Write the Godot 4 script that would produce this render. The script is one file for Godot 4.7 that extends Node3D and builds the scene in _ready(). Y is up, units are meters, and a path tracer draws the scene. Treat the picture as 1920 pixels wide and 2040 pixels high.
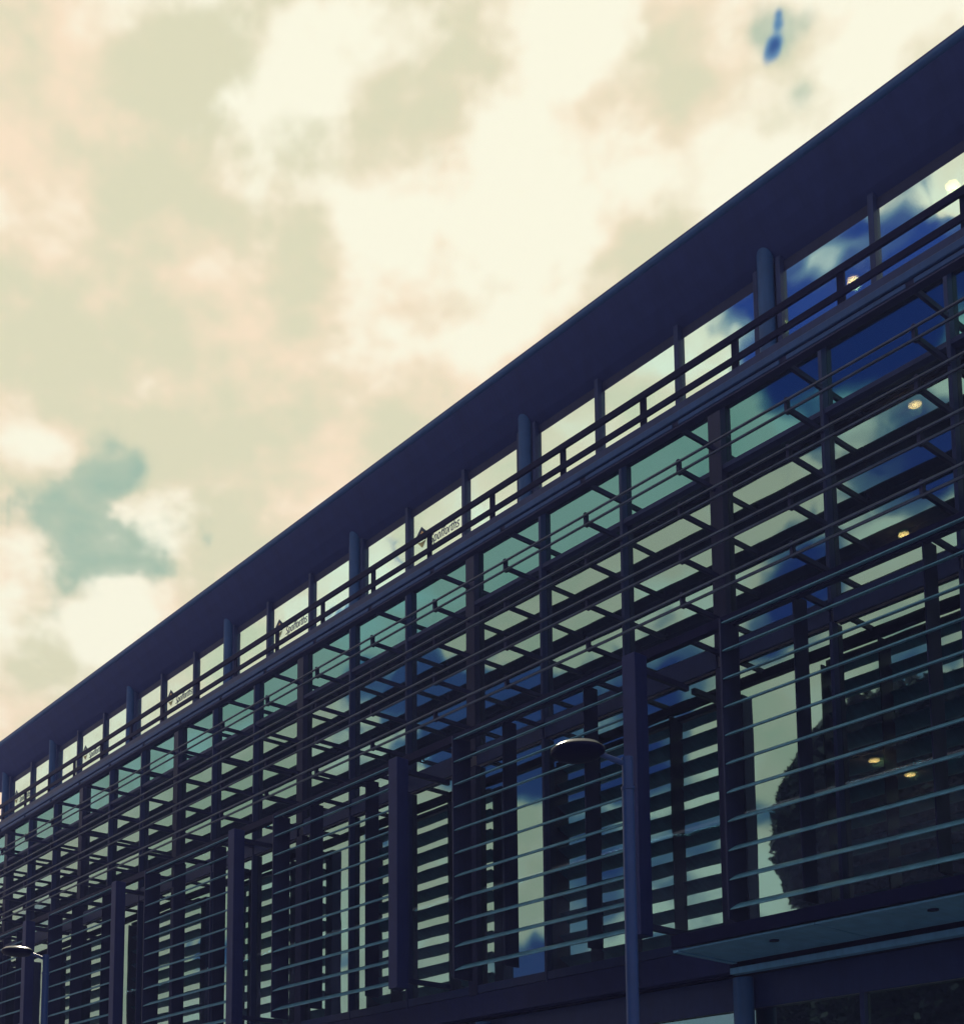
extends Node3D
# Office building seen from the pavement: brise-soleil blades, louvre panels, set-back top storey.
# X runs along the facade, Z comes out of it, the first-floor glass lies on Z = 0.

const G := -12.39           # a structural grid line
const BAY := 6.0
const K0 := -2              # first bay to the right of the grid line
const K1 := 7               # last grid line on the left

var M := {}
var cache := {}
var used := {}
var rng := RandomNumberGenerator.new()


func _ready() -> void:
	rng.seed = 11
	var cam := Camera3D.new()
	cam.name = "camera"
	cam.projection = Camera3D.PROJECTION_FRUSTUM
	cam.near = 0.1
	cam.far = 900.0
	cam.keep_aspect = Camera3D.KEEP_HEIGHT
	cam.size = 0.1 * 2040.0 / 2558.05
	cam.frustum_offset = Vector2(0.1 * (960.0 - 675.8) / 2558.05, 0.1 * (2126.1 - 1020.0) / 2558.05)
	cam.transform = Transform3D(Basis(Vector3(0.60056555, 0.00442899, -0.79956326), Vector3(0.08947178, 0.99333208, 0.07270611), Vector3(0.79455385, -0.11520313, 0.59616476)), Vector3(0, 1.6, 17.115))
	add_child(cam)
	cam.current = true
	var env := Environment.new()
	env.background_mode = Environment.BG_SKY
	env.tonemap_mode = Environment.TONE_MAPPER_LINEAR
	env.tonemap_exposure = 1.0
	env.fog_enabled = true          # the thin veil of air that greys the photograph's darkest parts
	env.fog_density = 0.0016
	env.fog_light_color = Color(0.58, 0.62, 0.96)
	env.sdfgi_enabled = true
	env.ssao_enabled = true
	env.ssil_enabled = true
	var sky_material := PanoramaSkyMaterial.new()
	sky_material.panorama = sky_picture()
	env.sky = Sky.new()
	env.sky.sky_material = sky_material
	var around := WorldEnvironment.new()
	around.name = "world"
	around.environment = env
	add_child(around)
	var sun := DirectionalLight3D.new()
	sun.name = "sun"
	sun.light_energy = 1.2
	sun.light_color = Color(1.0, 0.95, 0.85)
	sun.light_angular_distance = 3.0
	sun.shadow_enabled = true
	sun.look_at_from_position(Vector3(-15, 17, -9), Vector3.ZERO)
	add_child(sun)

	materials()
	ground()
	building()
	lamps()
	opposite()
	office_lights()


# ------------------------------------------------------------------ sky
func srgb(r: float, g: float, b: float) -> Color:
	return Color(r / 255.0, g / 255.0, b / 255.0).srgb_to_linear()


func sky_picture() -> ImageTexture:
	# coarse all round, fine where the photograph looks and where the glass shows the sky behind the photographer
	var w := 4096
	var h := 2048
	var whole := sky_block(0, 1024, 0, 272, 1024)
	var full := Image.create(1024, 512, false, Image.FORMAT_RGB8)
	full.fill(Color8(196, 188, 170))
	full.blit_rect(whole, Rect2i(0, 0, 1024, 272), Vector2i.ZERO)
	full.resize(w, h, Image.INTERPOLATE_CUBIC)
	for f in [[-75.0, -18.0, 13.0, 49.0], [-161.0, -101.0, 6.0, 43.0]]:
		var x0 := int((f[0] / 360.0 + 0.5) * w)
		var x1 := int((f[1] / 360.0 + 0.5) * w)
		var y0 := int((0.5 - f[3] / 180.0) * h)
		var y1 := int((0.5 - f[2] / 180.0) * h)
		full.blit_rect(sky_block(x0, x1, y0, y1, w), Rect2i(0, 0, x1 - x0, y1 - y0), Vector2i(x0, y0))
	# the picture's left edge looks along -Z
	var turned := Image.create(w, h, false, Image.FORMAT_RGB8)
	turned.blit_rect(full, Rect2i(w / 2, 0, w / 2, h), Vector2i.ZERO)
	turned.blit_rect(full, Rect2i(0, 0, w / 2, h), Vector2i(w / 2, 0))
	return ImageTexture.create_from_image(turned)


func sky_block(x0: int, x1: int, y0: int, y1: int, w: int) -> Image:
	var h := w / 2
	var bw := x1 - x0
	var bh := y1 - y0
	var n1 := noise(3, 1.6, 4)
	var n2 := noise(8, 3.4, 5)
	var n3 := noise(21, 1.1, 4)
	var n4 := noise(55, 9.0, 6)
	var nw := noise(34, 6.0, 5)
	var size := bw * bh
	var layers := []
	# what the photograph shows of this sky, straight on and mirrored in the glass: azimuth, elevation, radius in degrees, strength
	for list in [
		[[-64.0, 44.7, 2.0, .8], [-60.7, 45.4, 1.4, .6], [-54.5, 43.7, 1.6, .8], [-44.4, 42.7, 2.7, .9], [-45.9, 39.0, 2.3, 1.1], [-64.3, 25.5, 2.0, .9], [-66.4, 23.7, 2.9, .9], [-34.3, 40.6, 3.6, .8], [-29.4, 42.7, 3.8, .8], [-39.3, 44.7, 2.7, .7], [-51.8, 45.9, 1.8, .6], [-68.3, 30.8, 2.0, .6], [-56.1, 38.4, 2.0, .4], [-62.0, 28.6, 1.0, .7]],
		[[-46.3, 44.8, 1.8, .9], [-64.7, 39.2, 3.1, .8], [-56.0, 34.7, 4.3, 1.0], [-38.2, 43.1, 1.6, .8], [-62.2, 32.2, 3.4, .8], [-59.3, 41.5, 3.4, .6], [-67.8, 34.8, 3.1, .8], [-37.6, 41.1, 1.3, .5], [-49.8, 32.4, 2.2, .7], [-43.0, 40.2, 1.3, .5], [-67.4, 26.1, 2.0, .5], [-62.6, 30.0, 1.3, .3]],
		[[-65.2, 30.7, 1.1, .55], [-64.8, 29.8, 1.5, .55], [-64.2, 28.9, 1.9, .6], [-63.1, 28.2, 1.5, .55], [-65.4, 28.2, 1.5, .45], [-62.6, 27.2, 1.2, .45], [-66.6, 29.0, .7, .5], [-31.6, 41.8, .4, .35], [-27.4, 43.3, .35, .4], [-32.4, 43.7, .7, .55], [-33.3, 43.8, .5, .45], [-31.2, 43.9, .35, .35]],
		[[-32.55, 43.85, .16, .45], [-32.65, 43.42, .16, .5], [-32.5, 44.15, .12, .35], [-32.9, 43.2, .14, .35],
			[-148.5, 35.5, 2.5, 1.2], [-150.2, 36.4, 2.0, 1.1], [-151.0, 35.0, 1.8, 1.0], [-148.8, 33.1, 2.7, 1.1], [-147.1, 32.9, 1.3, .7], [-151.8, 28.8, 1.6, .8], [-149.7, 27.0, 1.8, 1.0], [-148.4, 25.4, 1.6, .9], [-146.3, 24.9, 1.3, .7], [-145.8, 23.4, 1.3, .6], [-141.7, 21.8, 2.0, .95], [-137.7, 22.1, 1.8, .9], [-134.3, 20.9, 2.0, 1.1], [-135.7, 19.3, 1.1, .9], [-133.4, 19.2, 1.1, .9], [-130.9, 22.4, 2.9, 1.1], [-128.3, 22.5, 2.0, .9], [-127.4, 21.4, 1.6, .8], [-135.3, 10.9, 1.6, .9], [-126.3, 14.1, 1.3, .9], [-139.7, 19.5, 1.8, .9], [-131.3, 20.8, 1.3, .9], [-113.9, 12.8, 1.3, .5], [-121.1, 11.6, .9, .6],
			[-147.3, 37.3, .8, -.8], [-152.9, 36.8, 1.5, -.6], [-147.8, 34.8, .7, -.5], [-154.6, 37.9, 1.6, -.9], [-152.3, 31.6, 2.2, .8], [-152.8, 28.6, 1.8, .6], [-143.7, 34.6, 1.8, -.7], [-144.7, 32.3, 1.4, -.6], [-139.1, 32.4, 4.5, -1.0], [-151.3, 26.4, 1.8, -.5], [-145.2, 28.8, 1.8, -.4], [-135.2, 17.0, 2.0, -1.0], [-145.7, 20.4, 2.7, -.5], [-136.7, 26.2, 4.5, -1.0], [-125.0, 25.5, 4.5, -1.0], [-118.2, 20.1, 5.6, -1.0], [-134.2, 13.8, 2.2, -1.0], [-126.5, 12.6, .9, -.7], [-126.5, 15.6, 1.3, -.7], [-115.0, 30.0, 9.0, -.8]]]:
		var layer := PackedFloat32Array()
		layer.resize(size)
		for f in list:
			spot(layer, x0, x1, y0, y1, w, f, nw)
		layers.append(layer)
	var hi: PackedFloat32Array = layers[0]
	var gy: PackedFloat32Array = layers[1]
	var tl: PackedFloat32Array = layers[2]
	var bl: PackedFloat32Array = layers[3]
	var peach := srgb(253, 231, 201)
	var cream := srgb(255, 252, 228)
	var green_gray := srgb(225, 222, 190)
	var teal := srgb(176, 197, 175)
	var blue := srgb(30, 60, 132)
	var mid := srgb(96, 136, 158)
	var pale_blue := srgb(88, 142, 184)
	var bytes := PackedByteArray()
	bytes.resize(size * 3)
	for y in bh:
		var el := PI * (0.5 - (y + y0 + 0.5) / h)
		var ce := cos(el)
		var se := sin(el)
		for x in bw:
			var az := TAU * ((x + x0 + 0.5) / w - 0.5)
			var d := Vector3(sin(az) * ce, se, -cos(az) * ce)
			var i := y * bw + x
			var back := 1.0 - smoothstep(1.75, 1.35, absf(az + 0.81))
			var flat := d * Vector3(100, 165, 100)
			var a := n1.get_noise_3dv(flat)
			var b := n2.get_noise_3dv(flat)
			var e := n4.get_noise_3dv(flat)
			var c := peach.lerp(green_gray, smoothstep(-0.30, 1.15, 0.10 + a * 0.7 + gy[i] * 0.6 + b * 0.8 + e * 1.9))
			c = c.lerp(cream, smoothstep(0.0, 0.85, hi[i] * 0.58 + b * 0.5 - a * 0.2 - e * 1.5 - gy[i] * 0.3 + 0.12))
			c = c.lerp(teal, smoothstep(0.08, 1.15, tl[i] * (1.0 + e * 2.6) + e * 0.4 * minf(1.0, tl[i] * 3.0)) * (0.72 + b * 0.6 + e * 0.8))
			var open := minf(bl[i] * 0.85, 0.86) + back * (n3.get_noise_3dv(d * 100.0) * 1.4 + 0.02) + (b * 0.5 + e * 1.35) * back + (1.0 - back) * bl[i] * e * 2.4
			c = c.lerp(mid.lerp(pale_blue, 1.0 - back), smoothstep(0.05, 0.50, open) * 0.9)
			c = c.lerp(blue, smoothstep(0.28, 1.0, open) * lerpf(0.75, 1.0, back))
			c = c.linear_to_srgb()
			bytes[i * 3] = int(clampf(c.r * 255.0 + rng.randf(), 0.0, 255.0))
			bytes[i * 3 + 1] = int(clampf(c.g * 255.0 + rng.randf(), 0.0, 255.0))
			bytes[i * 3 + 2] = int(clampf(c.b * 255.0 + rng.randf(), 0.0, 255.0))
	return Image.create_from_data(bw, bh, false, Image.FORMAT_RGB8, bytes)


func noise(s: int, cycles: float, octaves: int) -> FastNoiseLite:
	var n := FastNoiseLite.new()
	n.seed = s
	n.noise_type = FastNoiseLite.TYPE_SIMPLEX_SMOOTH
	n.frequency = cycles / 100.0
	n.fractal_octaves = octaves
	n.fractal_gain = 0.5
	return n


func spot(to: PackedFloat32Array, x0: int, x1: int, y0: int, y1: int, w: int, f: Array, nw: FastNoiseLite) -> void:
	# a soft, ragged patch of cloud or gap round one direction
	var el0 := deg_to_rad(f[1])
	var az0 := deg_to_rad(f[0])
	var r := deg_to_rad(f[2])
	var reach := 2.3 * r
	var span := reach / maxf(0.2, cos(absf(el0) + reach))
	for y in range(maxi(y0, int((0.5 - (el0 + reach) / PI) * w / 2)), mini(y1, int((0.5 - (el0 - reach) / PI) * w / 2) + 1)):
		var el := PI * (0.5 - (y + 0.5) / (w / 2))
		for x in range(maxi(x0, int(((az0 - span) / TAU + 0.5) * w)), mini(x1, int(((az0 + span) / TAU + 0.5) * w) + 1)):
			var az := TAU * ((x + 0.5) / w - 0.5)
			var dx := (az - az0) * cos(el)
			var dy := el - el0
			var q := (dx * dx + dy * dy) / (r * r)
			q *= maxf(0.15, 1.0 + 1.7 * nw.get_noise_3d(az * 170.0 + f[0], el * 170.0, f[1] * 9.0))
			if q < 5.0:
				to[(y - y0) * (x1 - x0) + x - x0] += f[3] * exp(-q)


# ------------------------------------------------------------------ materials
func lin(r: float, g: float, b: float) -> Color:
	return Color(r, g, b).linear_to_srgb()


func paint(called: String, c: Color, rough: float, metal := 0.0, mottle := 0.06) -> StandardMaterial3D:
	var m := StandardMaterial3D.new()
	m.resource_name = called
	m.albedo_color = c
	m.roughness = rough
	m.metallic = metal
	m.metallic_specular = 0.28
	if mottle > 0.0:
		m.albedo_texture = mottled(mottle)
		m.uv1_triplanar = true
		m.uv1_world_triplanar = true
		m.uv1_scale = Vector3(0.55, 0.55, 0.55)
	M[called] = m
	return m


func mottled(amount: float) -> Texture2D:
	# faint dirt and rain streaks of weathered paint
	if cache.has("mottle%s" % amount):
		return cache["mottle%s" % amount]
	var n := noise(5, 1.4, 5)
	var s := noise(9, 5.0, 3)
	var im := Image.create(256, 256, false, Image.FORMAT_RGB8)
	for y in 256:
		for x in 256:
			var u := x / 256.0 * TAU
			var v := y / 256.0 * TAU
			var a := n.get_noise_3d(cos(u) * 55.0, sin(u) * 55.0 + cos(v) * 55.0, sin(v) * 55.0)
			var b := s.get_noise_3d(cos(u) * 70.0, sin(u) * 70.0, sin(v) * 12.0)
			var t := clampf(1.0 - amount + amount * (a * 1.3 + b * 0.9), 0.0, 1.0)
			im.set_pixel(x, y, Color(t, t, t))
	var tex := ImageTexture.create_from_image(im)
	cache["mottle%s" % amount] = tex
	return tex


func glass(called: String, tint: Color, alpha: float, ripple: float) -> void:
	# coated solar-control glass: mostly a tinted mirror, a little see-through
	var m := ORMMaterial3D.new()
	m.resource_name = called
	var im := Image.create(4, 4, false, Image.FORMAT_RGB8)
	im.fill(Color(1, 0.02, 0.995))
	m.orm_texture = ImageTexture.create_from_image(im)
	m.albedo_color = Color(tint.r, tint.g, tint.b, alpha)
	m.transparency = BaseMaterial3D.TRANSPARENCY_ALPHA
	if ripple > 0.0:
		m.normal_enabled = true
		m.normal_scale = ripple
		m.normal_texture = waves()
		m.uv1_triplanar = true
		m.uv1_world_triplanar = true
		m.uv1_scale = Vector3(0.22, 0.22, 0.22)
	M[called] = m


func waves() -> Texture2D:
	if cache.has("waves"):
		return cache.waves
	var n := noise(17, 0.9, 2)
	var im := Image.create(256, 256, false, Image.FORMAT_RGBF)
	for y in 256:
		for x in 256:
			var u := x / 256.0 * TAU
			var v := y / 256.0 * TAU
			var a := n.get_noise_3d(cos(u) * 60.0, sin(u) * 60.0 + cos(v) * 60.0, sin(v) * 60.0)
			im.set_pixel(x, y, Color(a * 0.5 + 0.5, 0, 0))
	im.convert(Image.FORMAT_RGBA8)
	im.bump_map_to_normal_map(4.0)
	cache.waves = ImageTexture.create_from_image(im)
	return cache.waves


func materials() -> void:
	paint("frame_paint", lin(0.010, 0.024, 0.115), 0.45)
	paint("dark_paint", lin(0.010, 0.016, 0.07), 0.5)
	paint("rail_paint", lin(0.003, 0.005, 0.034), 0.45)
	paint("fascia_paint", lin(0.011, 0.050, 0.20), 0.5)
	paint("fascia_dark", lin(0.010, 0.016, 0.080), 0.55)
	paint("roof_paint", lin(0.014, 0.029, 0.15), 0.6)
	M.rail_paint.metallic_specular = 0.12
	paint("pier_paint", lin(0.005, 0.013, 0.095), 0.55)
	paint("column_paint", lin(0.015, 0.064, 0.23), 0.5)
	paint("blade_paint", lin(0.075, 0.23, 0.42), 0.38, 0.0, 0.14)
	paint("screen_blade_paint", lin(0.026, 0.046, 0.12), 0.45, 0.0, 0.14)
	paint("soffit_paint", lin(0.085, 0.25, 0.55), 0.6)
	paint("lamp_paint", lin(0.013, 0.042, 0.19), 0.35)
	paint("lamp_bright", lin(0.22, 0.24, 0.26), 0.25, 0.6, 0.0)
	paint("inside_wall", lin(0.24, 0.26, 0.38), 0.9)
	paint("inside_ceiling", lin(0.34, 0.36, 0.50), 0.9)
	paint("inside_floor", lin(0.10, 0.09, 0.09), 0.9)
	paint("paving", lin(0.48, 0.47, 0.45), 0.9, 0.0, 0.2)
	paint("asphalt", lin(0.055, 0.055, 0.058), 0.95, 0.0, 0.2)
	paint("kerb_stone", lin(0.35, 0.34, 0.32), 0.85, 0.0, 0.15)
	paint("white_line", lin(0.75, 0.75, 0.72), 0.7, 0.0, 0.1)
	paint("bark", lin(0.09, 0.07, 0.05), 0.95)
	paint("leaf", lin(0.006, 0.010, 0.018), 0.7, 0.0, 0.0)
	paint("print_navy", lin(0.03, 0.05, 0.10), 0.6, 0.0, 0.0)
	paint("print_orange", lin(0.62, 0.40, 0.17), 0.6, 0.0, 0.0)
	paint("print_sand", lin(0.42, 0.40, 0.22), 0.6, 0.0, 0.0)
	paint("print_gray", lin(0.30, 0.32, 0.30), 0.6, 0.0, 0.0)
	paint("print_slate", lin(0.10, 0.15, 0.18), 0.6, 0.0, 0.0)
	glass("top_glass", Color(0.89, 0.99, 0.98), 0.84, 0.03)
	glass("teal_glass", Color(0.40, 0.63, 0.67), 0.84, 0.03)
	glass("green_glass", Color(0.54, 0.68, 0.68), 0.84, 0.03)
	var lit := StandardMaterial3D.new()
	lit.resource_name = "lamp_glow"
	lit.albedo_color = Color(1, 0.95, 0.8)
	lit.emission_enabled = true
	lit.emission = Color(1.0, 0.88, 0.55)
	lit.emission_energy_multiplier = 13.0
	M.lamp_glow = lit
	var strip := StandardMaterial3D.new()
	strip.resource_name = "strip_glow"
	strip.albedo_color = Color(1, 0.97, 0.92)
	strip.emission_enabled = true
	strip.emission = Color(0.9, 0.92, 1.0)
	strip.emission_energy_multiplier = 1.0
	M.strip_glow = strip


# ------------------------------------------------------------------ shapes
func numbered(called: String) -> String:
	var n: int = used.get(called, 0)
	used[called] = n + 1
	return called if n == 0 else "%s_%03d" % [called, n]


func put(called: String, mesh: Mesh, mat: String, at: Vector3, parent: Node3D, turn := Vector3.ZERO) -> MeshInstance3D:
	var o := MeshInstance3D.new()
	o.name = numbered(called)
	o.mesh = mesh
	o.material_override = M[mat]
	o.position = at
	o.rotation = turn
	parent.add_child(o, true)
	return o


func tag(o: Node3D, label: String, category: String, group := "", kind := "") -> void:
	if label: o.set_meta("label", label)
	if category: o.set_meta("category", category)
	if group: o.set_meta("group", group)
	if kind: o.set_meta("kind", kind)


func box(sx: float, sy: float, sz: float, c := 0.004) -> ArrayMesh:
	# a box with chamfered edges
	var key := "box%.4f,%.4f,%.4f,%.4f" % [sx, sy, sz, c]
	if cache.has(key):
		return cache[key]
	c = minf(c, 0.3 * minf(sx, minf(sy, sz)))
	var hx := sx / 2.0
	var hy := sy / 2.0
	var hz := sz / 2.0
	var ring := PackedVector2Array([Vector2(-hx + c, -hy), Vector2(hx - c, -hy), Vector2(hx, -hy + c), Vector2(hx, hy - c), Vector2(hx - c, hy), Vector2(-hx + c, hy), Vector2(-hx, hy - c), Vector2(-hx, -hy + c)])
	var small := PackedVector2Array([Vector2(-hx + c, -hy + c), Vector2(hx - c, -hy + c), Vector2(hx - c, -hy + c), Vector2(hx - c, hy - c), Vector2(hx - c, hy - c), Vector2(-hx + c, hy - c), Vector2(-hx + c, hy - c), Vector2(-hx + c, -hy + c)])
	var st := SurfaceTool.new()
	st.begin(Mesh.PRIMITIVE_TRIANGLES)
	st.set_smooth_group(-1)
	var rows := [[small, -hz], [ring, -hz + c], [ring, hz - c], [small, hz]]
	for r in 3:
		for i in 8:
			var j := (i + 1) % 8
			var a := Vector3(rows[r][0][i].x, rows[r][0][i].y, rows[r][1])
			var b := Vector3(rows[r][0][j].x, rows[r][0][j].y, rows[r][1])
			var d := Vector3(rows[r + 1][0][j].x, rows[r + 1][0][j].y, rows[r + 1][1])
			var e := Vector3(rows[r + 1][0][i].x, rows[r + 1][0][i].y, rows[r + 1][1])
			quad(st, a, b, d, e)
	quad(st, v3(small[0], hz), v3(small[1], hz), v3(small[3], hz), v3(small[5], hz))
	quad(st, v3(small[0], -hz), v3(small[5], -hz), v3(small[3], -hz), v3(small[1], -hz))
	st.generate_normals()
	cache[key] = st.commit()
	return cache[key]


func v3(p: Vector2, z: float) -> Vector3:
	return Vector3(p.x, p.y, z)


func quad(st: SurfaceTool, a: Vector3, b: Vector3, c: Vector3, d: Vector3) -> void:
	# a, b, c, d run counter-clockwise seen from outside; Godot's front faces run clockwise
	if not (a.is_equal_approx(b)):
		for p in [a, c, b]: st.add_vertex(p)
	if not (c.is_equal_approx(d)):
		for p in [a, d, c]: st.add_vertex(p)


func along(points: PackedVector2Array, length: float, smooth := false, closed := true) -> ArrayMesh:
	# a profile in (z, y), counter-clockwise seen from +X, drawn out along X with capped ends
	var st := SurfaceTool.new()
	st.begin(Mesh.PRIMITIVE_TRIANGLES)
	st.set_smooth_group(1 if smooth else -1)
	var n := points.size()
	var h := length / 2.0
	for i in n:
		var p := points[i]
		var q := points[(i + 1) % n]
		for v in [Vector3(h, p.y, p.x), Vector3(-h, q.y, q.x), Vector3(h, q.y, q.x), Vector3(h, p.y, p.x), Vector3(-h, p.y, p.x), Vector3(-h, q.y, q.x)]:
			st.add_vertex(v)
	st.set_smooth_group(-1)
	if closed:
		var tri := Geometry2D.triangulate_polygon(points)
		for t in range(0, tri.size(), 3):
			var a := points[tri[t]]
			var b := points[tri[t + 1]]
			var c := points[tri[t + 2]]
			if (b - a).cross(c - a) < 0.0:
				var s := b
				b = c
				c = s
			# cross > 0 in (z, y): normal points to -X
			for v in [Vector3(-h, a.y, a.x), Vector3(-h, c.y, c.x), Vector3(-h, b.y, b.x)]: st.add_vertex(v)
			for v in [Vector3(h, a.y, a.x), Vector3(h, b.y, b.x), Vector3(h, c.y, c.x)]: st.add_vertex(v)
	st.generate_normals()
	return st.commit()


func blade_mesh(length: float, wide: float, tilt: float) -> ArrayMesh:
	# an aerofoil blade, outer edge lower; its middle is the origin
	var key := "blade%.3f,%.3f" % [length, wide]
	if cache.has(key):
		return cache[key]
	var pts := PackedVector2Array()
	var t := deg_to_rad(tilt)
	var n := 18
	for i in n:
		var a := -TAU * i / n
		var u := wide / 2.0 * cos(a)
		var v := 0.023 * sin(a)
		pts.append(Vector2(u * cos(t) + v * sin(t), -u * sin(t) + v * cos(t)))
	cache[key] = along(pts, length, true)
	return cache[key]


func cylinder(r: float, h: float, sides := 24, top := -1.0) -> CylinderMesh:
	var key := "cyl%.4f,%.4f,%d,%.4f" % [r, h, sides, top]
	if not cache.has(key):
		var m := CylinderMesh.new()
		m.bottom_radius = r
		m.top_radius = r if top < 0.0 else top
		m.height = h
		m.radial_segments = sides
		m.rings = 1
		cache[key] = m
	return cache[key]


func lathe(profile: PackedVector2Array, sides: int) -> ArrayMesh:
	# (radius, y) pairs from bottom to top
	var st := SurfaceTool.new()
	st.begin(Mesh.PRIMITIVE_TRIANGLES)
	st.set_smooth_group(1)
	for i in profile.size() - 1:
		var p := profile[i]
		var q := profile[i + 1]
		for s in sides:
			var a := TAU * s / sides
			var b := TAU * (s + 1) / sides
			var pa := Vector3(p.x * cos(a), p.y, p.x * sin(a))
			var pb := Vector3(p.x * cos(b), p.y, p.x * sin(b))
			var qa := Vector3(q.x * cos(a), q.y, q.x * sin(a))
			var qb := Vector3(q.x * cos(b), q.y, q.x * sin(b))
			if p.x > 0.0:
				for v in [pa, pb, qb]: st.add_vertex(v)
			if q.x > 0.0:
				for v in [pa, qb, qa]: st.add_vertex(v)
	st.generate_normals()
	return st.commit()


func beam(a: Vector3, b: Vector3, r0: float, r1: float, sides := 10) -> ArrayMesh:
	var st := SurfaceTool.new()
	st.begin(Mesh.PRIMITIVE_TRIANGLES)
	beam_to(st, a, b, r0, r1, sides)
	st.generate_normals()
	return st.commit()


func beam_to(st: SurfaceTool, a: Vector3, b: Vector3, r0: float, r1: float, sides := 10) -> void:
	st.set_smooth_group(1)
	var d := (b - a).normalized()
	var s := d.cross(Vector3.UP if absf(d.y) < 0.95 else Vector3.RIGHT).normalized()
	var u := s.cross(d)
	for i in sides:
		var p := TAU * i / sides
		var q := TAU * (i + 1) / sides
		var op := s * cos(p) + u * sin(p)
		var oq := s * cos(q) + u * sin(q)
		for v in [a + op * r0, b + oq * r1, a + oq * r0, a + op * r0, b + op * r1, b + oq * r1]:
			st.add_vertex(v)


# ------------------------------------------------------------------ the place
func ground() -> void:
	var g := put("ground", box(500, 0.4, 500, 0.0005), "paving", Vector3(-20, -0.2, 0), self)
	tag(g, "pale paved ground in front of and around the office building", "ground", "", "structure")
	var r := put("road", box(400, 0.02, 8.0, 0.0005), "asphalt", Vector3(-20, -0.002, 27.0), self)
	tag(r, "dark asphalt road running parallel to the office front", "road", "", "structure")
	for z in [22.9, 31.1]:
		var k := put("kerb", box(400, 0.2, 0.2, 0.01), "kerb_stone", Vector3(-20, 0.03, z), self)
		tag(k, "pale stone kerb on the %s side of the road" % ("near" if z < 27.0 else "far"), "kerb", "", "structure")


func gx(k: float) -> float:
	return G - BAY * k


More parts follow.
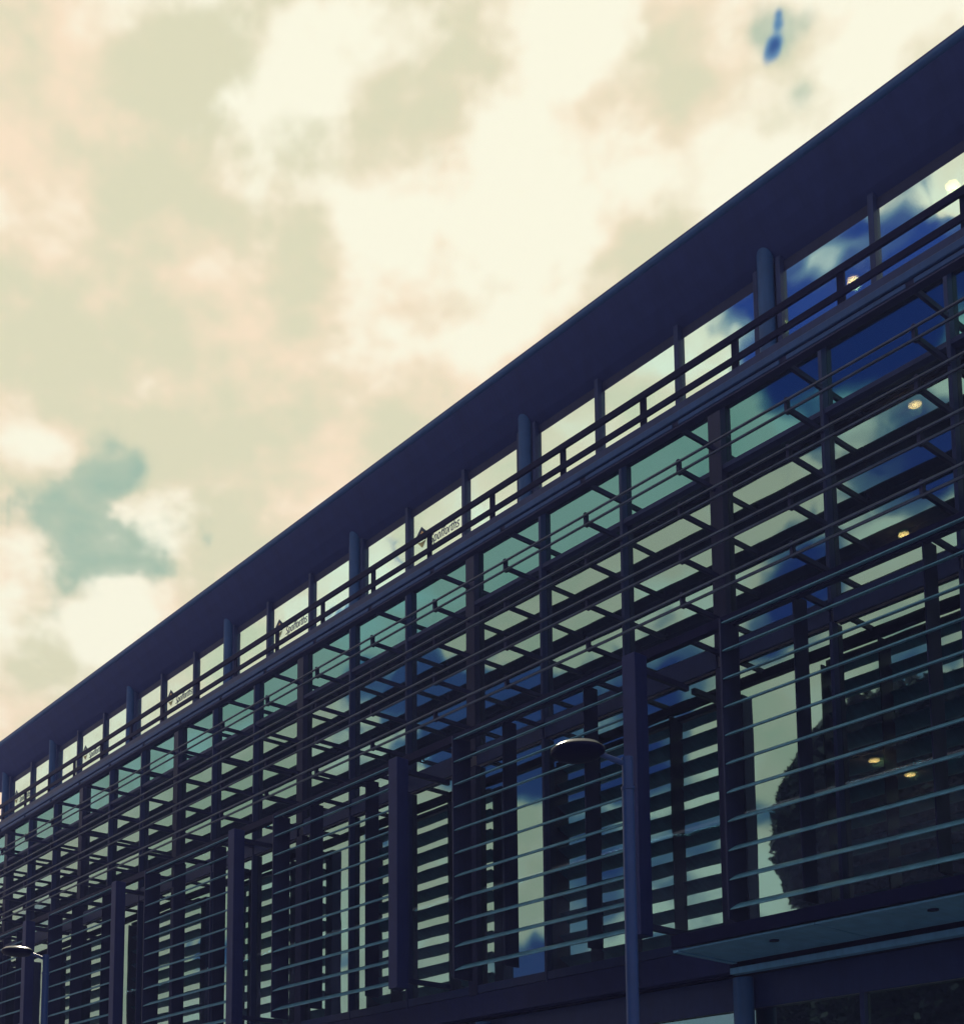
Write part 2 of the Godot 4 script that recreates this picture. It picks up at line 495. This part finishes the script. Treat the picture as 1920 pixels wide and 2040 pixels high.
func building() -> void:
	var b := Node3D.new()
	b.name = "office_building"
	b.position = Vector3(gx(2), 0, 0)
	add_child(b)
	tag(b, "dark blue office building with horizontal sun blades, green glass and overhanging roof", "building")
	var o := Node3D.new()           # parts keep world positions through this offset
	o.free()
	var off := -b.position
	var right := gx(K0)             # the right end of what is built
	var left := gx(K1)
	var mid := (right + left) / 2.0 + off.x
	var length := right - left
	var top_left := -47.2           # the top storey ends here
	var top_mid := (right + top_left) / 2.0 + off.x
	var top_length := right - top_left

	# --- shell: slabs, back walls, ends
	for s in [[5.47, 5.95, "floor_slab", "rail_paint"], [10.60, 10.90, "floor_slab", "inside_ceiling"], [15.12, 15.56, "floor_slab", "inside_ceiling"]]:
		put(s[2], box(length, s[1] - s[0], 13.0, 0.01), s[3], Vector3(mid, (s[0] + s[1]) / 2.0, -6.66), b)
	put("back_wall", box(length, 18.6, 0.3), "inside_wall", Vector3(mid, 9.3, -13.3), b)
	for x in [left - 0.15, right + 0.15]:
		put("end_wall", box(0.3, 15.5, 13.3), "frame_paint", Vector3(x + off.x, 7.75, -6.5), b)
	put("partition", box(length - 0.1, 18.3, 0.12), "inside_wall", Vector3(mid, 9.15, -8.0), b)
	put("top_end_wall", box(0.25, 3.0, 11.3), "frame_paint", Vector3(top_left + off.x, 17.07, -7.45), b)
	put("top_end_wall", box(0.25, 3.0, 11.3), "frame_paint", Vector3(right + 0.1 + off.x, 17.07, -7.45), b)

	# --- roof: an aerofoil overhang
	var rp := PackedVector2Array([Vector2(-13.6, 18.46), Vector2(-1.86, 18.46), Vector2(-1.62, 18.64), Vector2(-1.36, 18.88), Vector2(-1.13, 19.14), Vector2(-0.98, 19.34), Vector2(-0.90, 19.47), Vector2(-0.875, 19.52), Vector2(-0.88, 19.555), Vector2(-0.92, 19.58), Vector2(-1.1, 19.62), Vector2(-2.5, 19.85), Vector2(-7.0, 20.1), Vector2(-13.6, 19.9)])
	var rev := PackedVector2Array()
	for i in rp.size(): rev.append(rp[rp.size() - 1 - i])
	put("roof", along(rev, top_length + 1.2, false), "roof_paint", Vector3(top_mid - 0.4, 0, 0), b)
	var nose := PackedVector2Array()
	for i in 14: nose.append(Vector2(cos(-TAU * i / 14.0), sin(-TAU * i / 14.0)) * 0.085)
	put("roof_edge_trim", along(nose, top_length + 1.2, true), "column_paint", Vector3(top_mid - 0.4, 19.485, -0.955), b)
	put("ceiling", box(top_length, 0.2, 11.0, 0.01), "inside_ceiling", Vector3(top_mid, 18.35, -7.5), b)
	put("head_panel", box(top_length, 0.22, 0.16), "dark_paint", Vector3(top_mid, 18.385, -1.83), b)
	put("sill_rail", box(top_length, 0.12, 0.14), "frame_paint", Vector3(top_mid, 15.63, -1.80), b)

	# --- top storey: columns, mullions, panes, lettering
	for k in range(K0, 6):
		put("round_column", cylinder(0.145, 3.36, 28), "column_paint", Vector3(gx(k) + off.x, 17.23, -1.615), b)
	put("round_column", cylinder(0.145, 3.36, 28), "column_paint", Vector3(-46.75 + off.x, 17.23, -1.615), b)
	for j in range(K0 * 3, 18):
		var x := gx(j / 3.0) + off.x
		if x < top_left + off.x: break
		if j % 3 == 0:
			put("mullion", box(0.09, 2.9, 0.14), "frame_paint", Vector3(x + 0.235, 17.1, -1.70), b)
			put("mullion", box(0.09, 2.9, 0.14), "frame_paint", Vector3(x - 0.235, 17.1, -1.70), b)
			put("column_backing", box(0.38, 2.9, 0.06), "dark_paint", Vector3(x, 17.1, -1.78), b)
		else:
			put("mullion", box(0.10, 2.9, 0.14), "frame_paint", Vector3(x, 17.1, -1.70), b)
		var x2 := gx((j + 1) / 3.0) + off.x
		var xa := x - (0.28 if j % 3 == 0 else 0.05)
		var xb := x2 + (0.28 if (j + 1) % 3 == 0 else 0.05)
		if xb < top_left + off.x: xb = top_left + off.x + 0.125
		if xa - xb < 0.2: continue
		var p := put("window_pane", box(xa - xb, 2.58, 0.024, 0.001), "top_glass", Vector3((xa + xb) / 2.0, 16.98, -1.745), b, Vector3(wobble(), wobble(), 0))
		if j % 3 == 1 and j > 3:
			lettering(p, (x + x2) / 2.0, (xa + xb) / 2.0, j > 12)

	# --- terrace railing, set back from the edge
	put("handrail", box(length, 0.13, 0.06), "rail_paint", Vector3(mid, 16.635, -0.55), b)
	put("middle_rail", box(length, 0.12, 0.05), "rail_paint", Vector3(mid, 16.225, -0.55), b)
	for j in range(K0 * 3, K1 * 3):
		put("railing_post", box(0.13, 1.12, 0.05), "rail_paint", Vector3(gx(j / 3.0) + 0.02 + off.x, 16.12, -0.608), b)

	# --- eaves gutter beam that carries the top of the sun screen
	put("edge_beam", box(length, 0.125, 0.16, 0.012), "fascia_paint", Vector3(mid, 14.558, 0.99), b)
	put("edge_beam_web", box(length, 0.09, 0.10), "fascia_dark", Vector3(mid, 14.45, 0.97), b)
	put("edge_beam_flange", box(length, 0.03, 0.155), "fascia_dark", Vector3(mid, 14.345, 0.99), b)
	put("slab_edge", box(length, 0.45, 0.05), "frame_paint", Vector3(mid, 15.345, 0.03), b)
	for j in range(K0 * 3, K1 * 3):
		var w := BAY / 3.0 - 0.12
		put("edge_panel", box(w, 0.076, 0.03, 0.012), "fascia_paint", Vector3(gx(j / 3.0) - BAY / 6.0 + off.x, 14.418, 1.045), b)

	# --- first-floor to second-floor curtain wall on Z = 0
	for k in range(K0, K1 + 1):
		put("post", box(0.25, 4.24, 0.22), "dark_paint", Vector3(gx(k) + 0.03 + off.x, 13.0, -0.045), b)
		put("post", box(0.25, 4.66, 0.22), "dark_paint", Vector3(gx(k) + 0.03 + off.x, 8.25, -0.045), b)
	for j in range(K0 * 3, K1 * 3):
		var x := gx(j / 3.0) + off.x
		var x2 := gx((j + 1) / 3.0) + off.x
		if j % 3 != 0:
			put("mullion", box(0.06, 4.24, 0.17), "frame_paint", Vector3(x, 13.0, -0.02), b)
			put("mullion", box(0.06, 4.66, 0.17), "frame_paint", Vector3(x, 8.25, -0.02), b)
		var xa := x - (0.095 if j % 3 == 0 else 0.03)
		var xb := x2 + (0.155 if (j + 1) % 3 == 0 else 0.03)
		var c := (xa + xb) / 2.0
		put("window_pane", box(xa - xb, 1.08, 0.024, 0.001), "teal_glass", Vector3(c, 14.58, -0.09), b, Vector3(wobble(), wobble(), 0))
		put("window_pane", box(xa - xb, 2.98, 0.024, 0.001), "green_glass", Vector3(c, 12.44, -0.09), b, Vector3(wobble(), wobble(), 0))
		put("window_pane", box(xa - xb, 4.46, 0.024, 0.001), "green_glass", Vector3(c, 8.34, -0.09), b, Vector3(wobble(), wobble(), 0))
		put("transom", box(xa - xb, 0.085, 0.15), "frame_paint", Vector3(c, 13.985, -0.03), b)
		put("spandrel_panel", box(xa - xb, 0.37, 0.06), "frame_paint", Vector3(c, 10.765, 0.005), b)
		put("sill_panel", box(xa - xb, 0.16, 0.1), "frame_paint", Vector3(c, 6.03, 0.0), b)

	# --- sun screen: brackets and pairs of blades
	var levels := [13.793, 13.04, 12.266, 11.516]
	for j in range(K0 * 3, K1 * 3 + 1):
		var x := gx(j / 3.0) + off.x
		put("bracket", box(0.05, 0.09, 0.93), "dark_paint", Vector3(x, 14.39, 0.475), b)
		for y in levels:
			var br := put("bracket", box(0.05, 0.085, 0.95), "dark_paint", Vector3(x, y - 0.13, 0.49), b)
			put("bracket_end", box(0.05, 0.25, 0.09), "dark_paint", Vector3(0, 0.045, 0.49), br)
		put("bracket", box(0.05, 0.085, 0.95), "dark_paint", Vector3(x, 10.80, 0.50), b)
	var blade := blade_mesh(BAY * 2.0 / 3.0 - 0.012, 0.187, 38.0)
	for i in range(K0 * 3, K1 * 3, 2):
		var x := gx((i + 2) / 3.0) + off.x - 0.0
		for y in levels:
			for dy in [0.0, -0.18]:
				put("sun_blade", blade, "screen_blade_paint", Vector3(x, y + dy, 0.996), b)

	# --- louvre panels: an end plate, a pier, eleven blades, three hangers
	var fin := blade_mesh(4.06, 0.37, 25.5)
	for k in range(K0, K1 + 1):
		var xl := -11.326 + off.x - BAY * k
		var xr := -7.238 + off.x - BAY * k
		var panel := put("louvre_panel", box(0.03, 4.62, 0.46), "dark_paint", Vector3(xl - 0.015, 8.26, 1.26), b)
		var base := panel.position
		put("pier", box(0.27, 4.64, 0.30, 0.008), "pier_paint", Vector3(xr + 0.14, 8.33, 1.345), b)
		for y in [6.2, 10.45]:
			put("pier_tie", box(0.08, 0.10, 1.2), "dark_paint", Vector3(xr + 0.14, y, 0.60), b)
		for i in 11:
			put("louvre_blade", fin, "blade_paint", Vector3((xl + xr) / 2.0, 10.573 - 0.4405 * i, 1.317) - base, panel)
		for s in [-10.26 + 11.326, -8.30 + 11.326]:
			var hg := put("hanger", box(0.022, 4.56, 0.35), "dark_paint", Vector3(xl + s, 8.33, 1.06) - base, panel)
			hg.set_meta("label", "upright plate carrying the louvre blades")
		put("top_rail", box(4.06, 0.10, 0.12), "dark_paint", Vector3((xl + xr) / 2.0, 10.60, 1.18) - base, panel)
	put("tie_beam", box(length, 0.16, 0.14), "rail_paint", Vector3(mid, 10.74, 1.02), b)

	# --- ground storey
	for k in range(K0, K1):
		var x := gx(k + 0.5) + off.x
		for s in 3:
			var xs := gx(k + s / 3.0 + 1.0 / 6.0) + off.x
			put("shopfront_pane", box(1.92, 4.9, 0.024, 0.001), "green_glass", Vector3(xs, 2.75, -0.45), b)
			put("shopfront_mullion", box(0.07, 5.2, 0.12), "frame_paint", Vector3(xs + 1.0, 2.6, -0.41), b)
		put("wall_band", box(BAY, 0.45, 0.25), "pier_paint", Vector3(x, 5.715, -0.08), b) if k > -1 else null
	put("shopfront_header", box(length, 0.54, 0.08), "frame_paint", Vector3(mid, 5.20, -0.385), b)
	for k in range(K0, K1 + 1):
		put("ground_column", cylinder(0.16, 5.4, 28), "column_paint", Vector3(gx(k) + 0.1 + off.x, 2.7, -0.15), b)

	# --- entrance bay soffit on the right
	var sl := gx(0) + off.x
	var sr := right + off.x
	put("bay_front", box(sr - sl, 0.20, 0.05), "rail_paint", Vector3((sl + sr) / 2.0, 5.78, 1.47), b)
	put("bay_slab", box(sr - sl - 0.02, 0.1, 1.45), "dark_paint", Vector3((sl + sr) / 2.0, 5.80, 0.72), b)
	var n := int((sr - sl) / 2.2)
	for i in n:
		var wpan := (sr - sl) / n
		var sp := put("soffit_panel", box(wpan - 0.012, 0.03, 1.40), "soffit_paint", Vector3(sl + wpan * (i + 0.5), 5.655, 0.72), b)
		put("soffit_light", cylinder(0.07, 0.03, 20), "dark_paint", Vector3(0.25, -0.02, 0.25), sp)
	put("soffit_border", box(0.10, 0.04, 1.46), "soffit_paint", Vector3(sl + 0.05, 5.64, 0.72), b)
	put("entrance_beam", box(sr - sl, 0.10, 0.16), "soffit_paint", Vector3((sl + sr) / 2.0, 5.50, -0.03), b)


func wobble() -> float:
	return deg_to_rad(rng.randf_range(-0.16, 0.16))


func lettering(pane: Node3D, x: float, pane_x: float, faint: bool) -> void:
	# the tenant's name and lozenge on the glass; local to the pane
	var at := Vector3(x - pane_x, 0, 0)
	var navy := "print_slate" if faint else "print_navy"
	put("logo", lozenge([Vector2(-0.02, 0.92), Vector2(0.25, 0.65), Vector2(0.13, 0.55), Vector2(-0.03, 0.60), Vector2(-0.12, 0.58), Vector2(-0.23, 0.72)]), navy, at + Vector3(-0.54, 0, 0.0165), pane)
	put("logo", lozenge([Vector2(0.0, 0.81), Vector2(0.12, 0.68), Vector2(0.0, 0.56), Vector2(-0.10, 0.68)]), "print_orange" if not faint else "print_gray", at + Vector3(-0.54, 0, 0.0205), pane)
	put("logo", lozenge([Vector2(-0.16, 0.56), Vector2(0.0, 0.39), Vector2(0.13, 0.535), Vector2(0.0, 0.525)]), "print_sand", at + Vector3(-0.54, 0, 0.0205), pane)
	var font := SystemFont.new()
	font.font_names = PackedStringArray(["Droid Sans"])
	font.font_weight = 500
	for t in [["Spofforths", 0.29, 0.455, navy, 0.27], ["chartered accountants", 0.085, 0.285, "print_gray", 0.29]]:
		var key := "text" + str(t[0])
		if not cache.has(key):
			var tm := TextMesh.new()
			tm.text = t[0]
			tm.font = font
			tm.font_size = 64
			tm.pixel_size = t[1] / 64.0
			tm.depth = 0.004
			tm.curve_step = 1.0
			cache[key] = tm
		var o := put("lettering", cache[key], t[3], at + Vector3(t[4], t[2], 0.0165), pane)
		var sx: float = 0.74 if t[1] > 0.2 else 1.0
		o.transform.basis = Basis(Vector3(sx, 0, 0), Vector3(0.22 if t[1] > 0.2 else 0.0, 1, 0), Vector3(0, 0, 1))


func lozenge(pts: Array) -> ArrayMesh:
	var key := "loz" + str(pts)
	if cache.has(key):
		return cache[key]
	var poly := PackedVector2Array(pts)
	var st := SurfaceTool.new()
	st.begin(Mesh.PRIMITIVE_TRIANGLES)
	var tri := Geometry2D.triangulate_polygon(poly)
	for t in range(0, tri.size(), 3):
		var a := poly[tri[t]]
		var b := poly[tri[t + 1]]
		var c := poly[tri[t + 2]]
		if (b - a).cross(c - a) > 0.0:
			var s := b
			b = c
			c = s
		for p in [a, b, c]: st.add_vertex(Vector3(p.x, p.y, 0.002))
		for p in [a, c, b]: st.add_vertex(Vector3(p.x, p.y, -0.002))
	for i in poly.size():
		var p := poly[i]
		var q := poly[(i + 1) % poly.size()]
		for v in [Vector3(p.x, p.y, 0.002), Vector3(q.x, q.y, -0.002), Vector3(q.x, q.y, 0.002), Vector3(p.x, p.y, 0.002), Vector3(p.x, p.y, -0.002), Vector3(q.x, q.y, -0.002)]:
			st.add_vertex(v)
	st.generate_normals()
	cache[key] = st.commit()
	return cache[key]


func lamps() -> void:
	for l in [[Vector3(-7.662, 5.86, 8.020), "dark steel street lamp with saucer head standing before the louvre panels"], [Vector3(-19.03, 5.73, 8.72), "farther dark steel street lamp with saucer head at the building's left end"]]:
		var at: Vector3 = l[0]
		var o := Node3D.new()
		o.name = numbered("street_lamp")
		o.position = Vector3(at.x, 0, at.z)
		add_child(o)
		tag(o, l[1], "street lamp", "saucer street lamps along the pavement")
		var h := at.y
		put("post", cylinder(0.062, h - 0.30, 24, 0.056), "lamp_paint", Vector3(0, (h - 0.30) / 2.0, 0), o)
		put("post_base", cylinder(0.09, 0.9, 24), "lamp_paint", Vector3(0, 0.45, 0), o)
		put("collar", cylinder(0.064, 0.03, 24), "lamp_paint", Vector3(0, h - 0.29, 0), o)
		put("spigot", cylinder(0.050, 0.29, 24), "lamp_paint", Vector3(0, h - 0.145, 0), o)
		put("cap", cylinder(0.053, 0.02, 24), "lamp_paint", Vector3(0, h, 0), o)
		var dir := Vector3(-0.60, 0, 0.80)
		var hc := Vector3(0, h, 0) + dir * 0.46 + Vector3(0, 0.07, 0)
		put("arm", beam(Vector3(0, h - 0.06, 0), hc - dir * 0.18 + Vector3(0, -0.015, 0), 0.028, 0.024), "lamp_paint", Vector3.ZERO, o)
		var head := put("lamp_head", lathe(PackedVector2Array([Vector2(0, -0.075), Vector2(0.10, -0.073), Vector2(0.19, -0.058), Vector2(0.238, -0.035), Vector2(0.252, -0.012), Vector2(0.245, 0.008), Vector2(0.20, 0.045), Vector2(0.12, 0.068), Vector2(0, 0.078)]), 48), "rail_paint", hc, o)
		put("rim", lathe(PackedVector2Array([Vector2(0.244, 0.004), Vector2(0.252, 0.009), Vector2(0.242, 0.018), Vector2(0.205, 0.047), Vector2(0.198, 0.040), Vector2(0.236, 0.012)]), 48), "lamp_bright", Vector3.ZERO, head)


func opposite() -> void:
	# across the road, behind the photographer, seen only in the glass
	var o := Node3D.new()
	o.name = numbered("street_tree")
	add_child(o)
	var st := SurfaceTool.new()
	st.begin(Mesh.PRIMITIVE_TRIANGLES)
	beam_to(st, Vector3.ZERO, Vector3(0.1, 10.0, 0), 0.30, 0.16)
	for i in 7:
		var a := TAU * i / 7.0
		beam_to(st, Vector3(0.1, 6.0 + i * 0.3, 0), Vector3(cos(a) * 2.8, 12.5 + i * 0.4, sin(a) * 2.8), 0.10, 0.03, 6)
	st.generate_normals()
	put("trunk", st.commit(), "bark", Vector3.ZERO, o)
	var lf := SurfaceTool.new()
	lf.begin(Mesh.PRIMITIVE_TRIANGLES)
	var r := RandomNumberGenerator.new()
	r.seed = 4
	for i in 70000:
		var d := Vector3(r.randfn(), r.randfn(), r.randfn()).normalized()
		var rad := pow(r.randf(), 0.36)
		var c := Vector3(0, 14.6, 0) + d * Vector3(4.9, 4.7, 4.9) * rad
		if i % 3 == 0: c = Vector3(0, 8.4, 0) + d * Vector3(4.3, 6.0, 4.3) * rad
		var u := Vector3(r.randfn(), r.randfn(), r.randfn()).normalized()
		var v := u.cross(Vector3(r.randfn(), r.randfn(), r.randfn()).normalized()).normalized()
		var s := r.randf_range(0.12, 0.24)
		for p in [c - u * s, c + v * s * 0.6, c + u * s, c - u * s, c + u * s, c - v * s * 0.6]: lf.add_vertex(p)
	lf.generate_normals()
	put("crown", lf.commit(), "leaf", Vector3.ZERO, o)
	var places := [[Vector3(-21.4, 0, 23.2), 1.0, "round dense street tree mirrored in the glass behind the right louvre panel"], [Vector3(-14.6, 0, 27.0), 1.05, "street tree mirrored at the photo's right edge, beside the round one"], [Vector3(-25.6, 0, 24.6), 0.62, "smaller street tree mirrored low in the glass left of the round one"]]
	for i in places.size():
		var t: Node3D = o
		if i > 0:
			t = o.duplicate()
			t.name = numbered("street_tree")
			add_child(t)
		t.position = places[i][0]
		t.rotation.y = i * 2.1
		t.scale = Vector3.ONE * float(places[i][1])
		tag(t, places[i][2], "tree", "street trees across the road")


func office_lights() -> void:
	for f in [[10.57, "first"], [15.09, "second"], [18.22, "top"]]:
		var o := Node3D.new()
		o.name = numbered("strip_light")
		o.position = Vector3(-27.0, f[0], -6.6)
		add_child(o)
		tag(o, "long lit ceiling light strip deep inside the %s floor" % f[1], "ceiling light", "lit ceiling lights inside the offices")
		put("housing", box(38.0, 0.06, 0.16), "lamp_bright", Vector3(0, -0.03, 0), o)
		put("bulb", box(37.9, 0.02, 0.12), "strip_glow", Vector3(0, -0.07, 0), o)
		var l := AreaLight3D.new()
		l.name = "light"
		l.area_size = Vector2(37.9, 0.12)
		l.area_normalize_energy = true
		l.light_energy = 70.0
		l.light_color = Color(0.86, 0.88, 1.0)
		l.shadow_enabled = true
		l.area_range = 14.0
		l.rotation.x = -PI / 2.0
		l.position = Vector3(0, -0.1, 0)
		o.add_child(l, true)
	var spots := [[Vector3(-11.41, 18.20, -2.77), "lit round ceiling downlight on the top floor, right of the round column"], [Vector3(-9.26, 18.20, -2.09), "lit ceiling downlight on the top floor at the photo's right edge"], [Vector3(-10.24, 15.08, -2.47), "lit ceiling downlight on the second floor, behind the upper sun blades"], [Vector3(-12.55, 15.08, -6.2), "small lit ceiling downlight deep inside the second floor"], [Vector3(-13.2, 10.56, -7.2), "dim lit ceiling downlight deepest inside the first floor behind the louvres"], [Vector3(-13.19, 10.56, -5.86), "ring-shaped ceiling downlight on the first floor behind the louvres"]]
	for s in spots:
		var o := Node3D.new()
		o.name = numbered("ceiling_light")
		o.position = s[0]
		add_child(o)
		tag(o, s[1], "ceiling light", "lit ceiling lights inside the offices")
		put("housing", cylinder(0.13, 0.05, 24), "lamp_bright", Vector3(0, 0.01, 0), o)
		put("bulb", cylinder(0.10, 0.02, 24), "lamp_glow", Vector3(0, -0.03, 0), o)
		var l := OmniLight3D.new()
		l.name = "light"
		l.light_energy = 0.35
		l.light_color = Color(1.0, 0.88, 0.62)
		l.light_size = 0.1
		l.omni_range = 14.0
		l.omni_attenuation = 2.0
		l.shadow_enabled = true
		l.position = Vector3(0, -0.08, 0)
		o.add_child(l, true)
